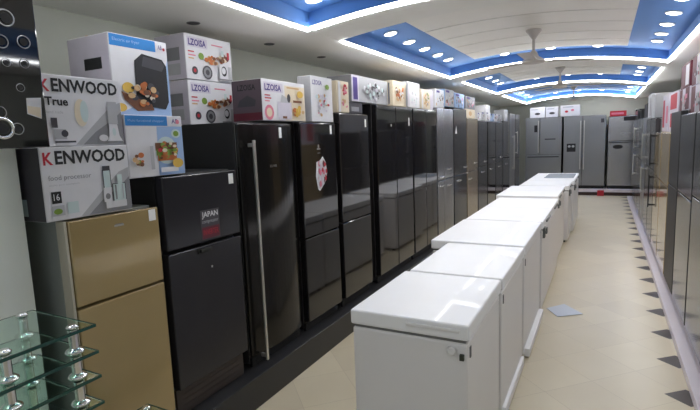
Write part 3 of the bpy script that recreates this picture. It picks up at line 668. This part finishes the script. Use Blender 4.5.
# purple-lettered appliance cartons
def lz(w_, h_):
    return [('r', 0.003, 0.003, w_-0.003, h_-0.003, 'white'), ('r', 0.02, h_*0.72, w_*0.46, h_*0.94, 'lav'), ('t', 'LZOISA', 0.03, h_*0.75, w_*0.43, h_*0.90, 0.03, 'purple'), ('r', w_*0.55, h_*0.83, w_*0.8, h_*0.86, 'pink'),
            ('r', w_*0.05, h_*0.60, w_*0.17, h_*0.63, 'red'), ('r', w_*0.05, h_*0.52, w_*0.2, h_*0.55, 'pink'), ('r', w_*0.05, h_*0.45, w_*0.16, h_*0.48, 'tan'), ('e', w_*0.31, h_*0.54, 0.025, 0.022, 'green'),
            ('e', w_*0.16, h_*0.2, 0.026, 0.026, 'dgrey'), ('e', w_*0.16, h_*0.2, 0.012, 0.012, 'red'), ('e', w_*0.42, h_*0.19, 0.045, 0.045, 'dgrey'), ('e', w_*0.42, h_*0.19, 0.034, 0.034, 'grey'), ('e', w_*0.42, h_*0.19, 0.018, 0.018, 'dgrey'),
            *blobs(w_*0.52, h_*0.46, 0.05, 0.03, 14, ['orange', 'tan', 'brown', 'yellow', 'orange'], 0.018, 8), *blobs(w_*0.76, h_*0.54, 0.055, 0.025, 14, ['brown', 'tan', 'maroon', 'orange', 'cream'], 0.018, 9), ('r', w_*0.72, h_*0.6, w_*0.78, h_*0.74, 'glassy'), ('r', w_*0.85, h_*0.56, w_*0.90, h_*0.72, 'red'),
            ('r', w_*0.66, h_*0.08, w_*0.84, h_*0.42, 'white'), ('e', w_*0.76, h_*0.26, 0.026, 0.034, 'black'), ('e', w_*0.75, h_*0.27, 0.020, 0.022, 'white'), ('r', w_*0.85, h_*0.06, w_*0.92, h_*0.38, 'lgrey'), ('r', w_*0.64, h_*0.05, w_*0.93, h_*0.08, 'grey')]
zs0 = 1.787
for k, lb in enumerate(('white purple-lettered juicer carton, lower of the stacked pair on the handled fridge', 'white purple-lettered juicer carton, upper of the stacked pair on the handled fridge')):
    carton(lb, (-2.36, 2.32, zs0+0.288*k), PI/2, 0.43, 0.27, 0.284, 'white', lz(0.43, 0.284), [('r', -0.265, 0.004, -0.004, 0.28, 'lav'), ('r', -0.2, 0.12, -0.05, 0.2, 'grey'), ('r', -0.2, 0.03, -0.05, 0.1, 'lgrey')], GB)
carton('carton with yellow and red print tucked behind the grey-sided carton', (-2.37, 2.80, 1.787), PI/2, 0.2, 0.25, 0.27, 'tan', [('r', 0.003, 0.003, 0.197, 0.1, 'pink'), ('r', 0.003, 0.1, 0.197, 0.26, 'cream'), ('e', 0.06, 0.2, 0.05, 0.05, 'yellow'), ('e', 0.05, 0.06, 0.04, 0.04, 'red')], None, GB)
w_, h_ = 0.51, 0.27
carton('white purple-lettered blender carton with dark grey side, across two black fridges', (-1.98, 2.58, 1.797), PI/2, w_, 0.25, h_, 'white',
       [('r', 0.003, 0.003, w_-0.003, h_-0.003, 'white'), ('r', w_*0.5, 0.003, w_-0.003, h_*0.9, 'cream'), ('r', 0.02, h_*0.70, w_*0.46, h_*0.93, 'lav'), ('t', 'LZOISA', 0.03, h_*0.73, w_*0.42, h_*0.89, 0.03, 'purple'), ('r', w_*0.55, h_*0.83, w_*0.85, h_*0.87, 'tan'),
        ('r', w_*0.05, h_*0.6, w_*0.17, h_*0.63, 'red'), ('r', w_*0.05, h_*0.53, w_*0.19, h_*0.56, 'red'), ('r', w_*0.05, h_*0.46, w_*0.15, h_*0.49, 'pink'), ('e', w_*0.13, h_*0.2, 0.05, 0.05, 'pink'), ('e', w_*0.13, h_*0.2, 0.03, 0.03, 'cream'),
        ('r', w_*0.32, h_*0.04, w_*0.64, h_*0.48, 'lav'), ('p', [(w_*0.38, h_*0.46), (w_*0.60, h_*0.46), (w_*0.63, h_*0.62), (w_*0.55, h_*0.58), (w_*0.42, h_*0.66)], 'lgrey'), ('e', w_*0.58, h_*0.58, 0.02, 0.03, 'dgrey'), ('r', w_*0.42, h_*0.06, w_*0.52, h_*0.12, 'brown'),
        ('r', w_*0.68, h_*0.48, w_*0.9, h_*0.54, 'brown'), *blobs(w_*0.8, h_*0.25, 0.06, 0.04, 18, ['yellow', 'orange', 'yellow', 'tan'], 0.022, 11), ('e', w_*0.84, h_*0.70, 0.04, 0.025, 'yellow')],
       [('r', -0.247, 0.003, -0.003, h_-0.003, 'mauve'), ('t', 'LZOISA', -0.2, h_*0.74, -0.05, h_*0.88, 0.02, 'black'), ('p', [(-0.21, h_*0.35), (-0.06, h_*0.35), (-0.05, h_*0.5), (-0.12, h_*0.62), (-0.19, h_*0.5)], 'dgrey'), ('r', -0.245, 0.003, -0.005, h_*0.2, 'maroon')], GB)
carton('white carton with faint red floral print on the flower-stickered fridge', (-1.97, 3.17, 1.797), PI/2, 0.32, 0.12, 0.345, 'white',
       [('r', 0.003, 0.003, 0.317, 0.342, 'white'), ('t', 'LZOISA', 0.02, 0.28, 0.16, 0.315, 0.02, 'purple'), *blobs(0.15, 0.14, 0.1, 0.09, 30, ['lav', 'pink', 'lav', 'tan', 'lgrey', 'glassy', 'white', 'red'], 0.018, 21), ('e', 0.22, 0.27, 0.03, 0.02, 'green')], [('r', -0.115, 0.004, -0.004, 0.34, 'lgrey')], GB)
carton('pinkish carton with dark red flower print beside the white floral one', (-1.97, 3.57, 1.881), PI/2, 0.21, 0.25, 0.26, 'cream',
       [('r', 0.003, 0.003, 0.207, 0.257, 'cream'), *blobs(0.13, 0.19, 0.035, 0.04, 16, ['red', 'maroon', 'pink', 'red'], 0.016, 22), *blobs(0.10, 0.07, 0.06, 0.04, 12, ['tan', 'cream', 'pink'], 0.018, 23), ('r', 0.003, 0.003, 0.04, 0.25, 'white')], None, GB)
carton('grey carton with purple lettering stripe and pale drawings, left of the beige picture carton', (-1.99, 3.88, 1.987), PI/2, 0.80, 0.25, 0.235, 'lgrey',
       [('r', 0.003, 0.004, 0.14, 0.231, 'lav'), ('r', 0.025, 0.02, 0.115, 0.215, 'purple'), *blobs(0.45, 0.11, 0.24, 0.075, 60, ['dgrey', 'white', 'grey', 'lgrey', 'lav', 'mauve', 'glassy'], 0.022, 24), ('r', 0.75, 0.01, 0.797, 0.225, 'dgrey')],
       [('r', -0.246, 0.004, -0.004, 0.231, 'grey')], GB)  # side coloured darker grey to stand for its shade
carton('low dark grey carton under the purple-striped carton', (-2.0, 3.83, 1.881), PI/2, 0.27, 0.25, 0.102, 'dgrey', [('r', 0.05, 0.02, 0.2, 0.06, 'grey')], None, GB)
carton('beige carton with brown picture on the nearer side-by-side fridge', (-1.98, 4.80, 1.987), PI/2, 0.39, 0.25, 0.265, 'cream', [('r', 0.003, 0.003, 0.387, 0.262, 'cream'), *blobs(0.18, 0.13, 0.12, 0.08, 34, ['tan', 'cream', 'brown', 'tan', 'white', 'orange'], 0.024, 25), ('r', 0.34, 0.01, 0.39, 0.25, 'grey')], None, GB)
carton('plain white carton on the joint between the side-by-side fridges', (-1.98, 5.23, 1.992), PI/2, 0.40, 0.25, 0.285, 'white', [('r', 0.003, 0.003, 0.397, 0.282, 'white'), *blobs(0.22, 0.13, 0.13, 0.1, 16, ['lgrey', 'lav', 'white', 'glassy'], 0.02, 26), ('r', 0.003, 0.01, 0.04, 0.27, 'lav')], None, GB)
carton('cream carton with rounded drawing on the farther side-by-side fridge', (-1.98, 5.67, 1.992), PI/2, 0.36, 0.25, 0.235, 'cream', [('r', 0.003, 0.003, 0.357, 0.232, 'cream'), *blobs(0.2, 0.12, 0.11, 0.08, 30, ['tan', 'cream', 'tan', 'green', 'white', 'grey'], 0.022, 27), ('r', 0.003, 0.003, 0.06, 0.23, 'white')], None, GB)
carton('lavender carton with white band left of the silver fridge top', (-2.0, 6.08-0.01, 1.992), PI/2, 0.13, 0.25, 0.25, 'lav', None, None, GB)
carton('white and grey carton on the silver fridge', (-1.98, 6.25, 2.031), PI/2, 0.38, 0.25, 0.24, 'white', clutter(0.38, 0.24, 31, 'white'), None, GB)
carton('grey-blue printed carton straddling the silver fridge edge', (-1.98, 6.68, 2.062), PI/2, 0.45, 0.25, 0.24, 'lblue', clutter(0.45, 0.24, 32, 'lgrey'), None, GB)
carton('pale blue carton on the dark fridge with white sticker', (-1.98, 7.17, 2.062), PI/2, 0.55, 0.25, 0.22, 'lblue', clutter(0.55, 0.22, 33, 'lblue'), None, GB)
carton('cream carton on the champagne fridge, lower of two', (-1.98, 7.82, 1.932), PI/2, 0.62, 0.25, 0.14, 'cream', [('e', 0.3, 0.07, 0.1, 0.04, 'tan')], None, GB)
carton('grey carton with pale discs, upper of two on the champagne fridge', (-1.98, 7.82, 2.074), PI/2, 0.62, 0.25, 0.2, 'grey', clutter(0.62, 0.2, 34, 'grey'), None, GB)
yy = 8.62; k = 0
for wd, hh, cm in ((0.3, 0.14, 'white'), (0.32, 0.16, 'lgrey'), (0.4, 0.17, 'white'), (0.34, 0.15, 'lblue'), (0.36, 0.16, 'white'), (0.38, 0.15, 'lgrey')):
    carton('small %s carton, %s in the low row beyond the champagne fridge' % ({'white': 'white', 'lgrey': 'light grey', 'lblue': 'pale blue'}[cm], ORD[k]), (-1.98, yy, 1.902), PI/2, wd, 0.22, hh, cm, clutter(wd, hh, 40+k, cm), None, GB)
    yy += wd+0.03; k += 1
carton('white carton perched on the low row of small cartons', (-1.98, 9.28, 2.075), PI/2, 0.38, 0.2, 0.12, 'white', None, None, GB)
carton('white and grey carton on the last black fridge before the tall grey one', (-1.98, 11.2, 1.932), PI/2, 0.4, 0.22, 0.25, 'lgrey', [('e', 0.2, 0.1, 0.1, 0.07, 'white')], None, GB)

# cartons on the back fridges
for k, (x0, x1, hh, lb) in enumerate(((-1.80, -1.42, 0.27, 'white carton with dark print, left of three on the back-wall fridges'), (-1.40, -1.10, 0.26, 'white carton with grey print, middle of three on the back-wall fridges'))):
    carton(lb, (x0, 13.95, 2.042), 0, x1-x0, 0.3, hh, 'white', [('e', (x1-x0)/2, 0.1, 0.07, 0.03, 'dgrey'), ('r', 0.03, 0.2, 0.2, 0.23, 'lgrey')], None, 'cartons on the back fridges')
carton('white carton with pink spots, right of three on the back-wall fridges', (-1.04, 13.95, 2.042), 0, 0.45, 0.3, 0.28, 'white', [('e', 0.14, 0.12, 0.04, 0.03, 'red'), ('e', 0.28, 0.15, 0.04, 0.03, 'pink'), ('r', 0.05, 0.22, 0.3, 0.25, 'lgrey')], None, 'cartons on the back fridges')
carton('red carton on the top-freezer fridge at the back', (0.10, 13.95, 1.982), 0, 0.36, 0.3, 0.13, 'red', [('r', 0.03, 0.04, 0.3, 0.09, 'pink')], None, 'cartons on the back fridges')
o = box_obj('red_carton', (-0.13, 13.68, 0.0, 0.02, 13.735, 0.14), I['red'], bev=0.003); tag(o, 'small red carton on floor against the back plinth', 'carton')

# cartons on the right row: local x runs towards -y, front looks to -x
GR = 'cartons on top of the right fridges'
def rc(label, y0, y1, z0, h_, m, front=None, d_=0.3, x=0.64):
    # thing at (x, y1), rot -90
    return carton(label, (x, y1, z0), -PI/2, y1-y0, d_, h_, m, front, None, GR)
def mar(w_, h_): return [('r', 0.004, 0.004, w_*0.30, h_-0.004, 'maroon'), ('r', w_*0.36, 0.004, w_*0.58, h_*0.7, 'lgrey'), ('r', w_*0.62, 0.004, w_-0.004, h_-0.004, 'maroon'), *blobs(w_*0.5, h_*0.4, w_*0.3, h_*0.25, 16, ['mauve', 'pink', 'red', 'lgrey', 'dgrey'], 0.02, int(w_*1000+h_*100)), ('r', w_*0.66, h_*0.5, w_*0.9, h_*0.7, 'pink')]
rc('maroon and white carton, lower of two nearest on right fridges', 3.6, 4.25, 1.762, 0.22, 'lav', mar(0.65, 0.22))
rc('maroon and white carton, upper of two nearest on right fridges', 3.6, 4.25, 1.984, 0.22, 'maroon', mar(0.65, 0.22))
rc('white carton with maroon ends, lower of pair at the picture edge on right', 4.34, 5.06, 1.762, 0.22, 'lav', mar(0.72, 0.22))
rc('white carton with maroon ends, upper of pair at the picture edge on right', 4.34, 5.06, 1.984, 0.24, 'lav', mar(0.72, 0.24))
rc('maroon carton, lower of stack on right matte black fridge', 5.16, 5.78, 1.802, 0.2, 'lav', mar(0.62, 0.2))
rc('maroon and white carton, upper of stack on right matte black fridge', 5.2, 5.75, 2.004, 0.22, 'maroon', [('r', 0.3, 0.02, 0.5, 0.2, 'white')])
rc('tall red and white carton on the nearer gold fridge at right', 5.88, 6.58, 1.602, 0.42, 'lav', [('r', 0.05, 0.24, 0.6, 0.4, 'red'), ('r', 0.08, 0.05, 0.3, 0.2, 'red'), ('r', 0.4, 0.05, 0.6, 0.2, 'pink')])
rc('white and red carton on the farther gold fridge at right', 6.7, 7.35, 1.602, 0.44, 'lav', [('r', 0.05, 0.05, 0.25, 0.38, 'red'), ('r', 0.4, 0.1, 0.6, 0.3, 'pink')])
rc('tall white carton on a grey fridge in the right row', 8.45, 9.0, 1.802, 0.34, 'lgrey', [('r', 0.3, 0.02, 0.5, 0.3, 'lgrey')])
rc('tall white carton with grey stripe, second along the right row', 9.1, 9.8, 1.832, 0.36, 'lgrey', [('r', 0.4, 0.02, 0.6, 0.3, 'grey')])
rc('black carton on a dark fridge towards the far end of right row', 9.95, 10.65, 1.832, 0.25, 'black', None)

# ------------------------------------------------------------------ hob display on the pillar
t = thing('gas_hob', 'black glass gas hob panel with chrome burner rings, hung upright at top left', 'hob', (-1.90, 0.557, 1.665), PI/2)
bm = bmesh.new(); add_box(bm, 0.0, 0.0, 0.0, 0.575, 0.012, 0.76, bev=0.004); obj('glass_plate', bm, M_hob, t)
bm = bmesh.new(); add_box(bm, 0.03, 0.013, 0.03, 0.5, 0.075, 0.73, bev=0.005); obj('burner_box', bm, M_satin, t)
bm = bmesh.new(); add_box(bm, 0.1, 0.076, 0.1, 0.4, 0.178, 0.66); obj('wall_bracket', bm, M_blackplastic, t)
RX = Matrix.Rotation(PI/2, 4, 'X')
M_ring = mat('dull_burner_ring', (0.34, 0.34, 0.35, 1), 0.3, metal=0.9)
for (u, v, r, mm) in ((0.414, 0.072, 0.034, M_chrome), (0.465, 0.070, 0.020, M_ring), (0.413, 0.128, 0.02, M_ring), (0.492, 0.219, 0.014, M_ring), (0.455, 0.305, 0.014, M_ring), (0.517, 0.308, 0.016, M_ring), (0.447, 0.376, 0.022, M_ring), (0.523, 0.385, 0.022, M_ring), (0.47, 0.46, 0.028, M_ring), (0.25, 0.15, 0.05, M_ring), (0.25, 0.45, 0.06, M_ring)):
    bm = bmesh.new()
    add_torus(bm, r, r*(0.2 if mm is M_chrome else 0.09), Matrix.Translation((u, -0.002, v)) @ RX)
    add_cyl(bm, (u, 0.0, v), (u, -0.004, v), r*0.6, n=20, mi=1)
    obj('burner_ring', bm, [mm, M_blackplastic], t)
artwork('price_sticker', t, [('p', [(0.505, 0.125), (0.556, 0.108), (0.562, 0.187), (0.508, 0.183)], 'white'), ('p', [(0.508, 0.128), (0.554, 0.112), (0.556, 0.15), (0.508, 0.155)], 'cream')], face_front(0.0), 'pale yellow and white sticker')

# ------------------------------------------------------------------ glass shelf stand
def glass_stand(label, x, y, d, ln, tiers, posts):
    t = thing('glass_shelf_stand', label, 'shelf', (x, y, 0.0), 0)
    for z in tiers:
        bm = bmesh.new(); add_box(bm, -d, 0.0, z-0.005, 0.0, ln, z+0.005, bev=0.002, seg=1)
        o = obj('glass_shelf', bm, M_glass, t)
        bm = bmesh.new()
        add_box(bm, 0.0002, 0.0, z-0.005, 0.0032, ln, z+0.005); add_box(bm, -d, ln+0.0002, z-0.005, 0.0032, ln+0.0032, z+0.005)
        add_box(bm, -d-0.0032, 0.0, z-0.005, -d-0.0002, ln, z+0.005)
        obj('polished_edge', bm, M_glassedge, o)['label'] = 'dark green polished edge'
    zb = [0.0] + tiers[::-1]
    for (px, py) in posts:
        bm = bmesh.new()
        for a, b in zip(zb, zb[1:]):
            add_cyl(bm, (px, py, a+0.006), (px, py, b-0.006), 0.015, n=18)
            n = 10
            add_lathe(bm, [(0.016+0.014*math.sin(PI*i/n), a+0.006+0.026*i/n) for i in range(n+1)], px, py, 18)
        add_lathe(bm, [(0.018, tiers[0]+0.005), (0.02, tiers[0]+0.010), (0.012, tiers[0]+0.018)], px, py, 18)
        obj('post', bm, M_chrome, t)
glass_stand('green glass tiered shelf stand with chrome posts at bottom left', -1.5, 0.25, 0.36, 0.72, [1.065, 0.972, 0.885, 0.79, 0.45, 0.12],
            ((-0.035, 0.665), (-0.035, 0.46), (-0.035, 0.06), (-0.325, 0.665), (-0.325, 0.06)))
glass_stand('low glass shelf stand with chrome posts before the gold refrigerator', -1.5, 1.0, 0.34, 0.40, [0.47, 0.30, 0.12],
            ((-0.03, 0.03), (-0.03, 0.37), (-0.31, 0.03), (-0.31, 0.37)))

# paper on the floor
bm = bmesh.new(); vs = [bm.verts.new(p) for p in ((-0.44, 4.72, 0.003), (-0.33, 4.53, 0.003), (-0.13, 4.68, 0.003), (-0.30, 4.90, 0.003))]
f = bm.faces.new(vs); r = bmesh.ops.extrude_face_region(bm, geom=[f]); bmesh.ops.translate(bm, verts=[v for v in r['geom'] if isinstance(v, bmesh.types.BMVert)], vec=(0, 0, 0.004))
tag(obj('paper_sheet', bm, mat('pale_blue_paper', rgb(198, 206, 220), 0.4)), 'pale blue paper sheet lying on the floor beside the chest freezers', 'paper')
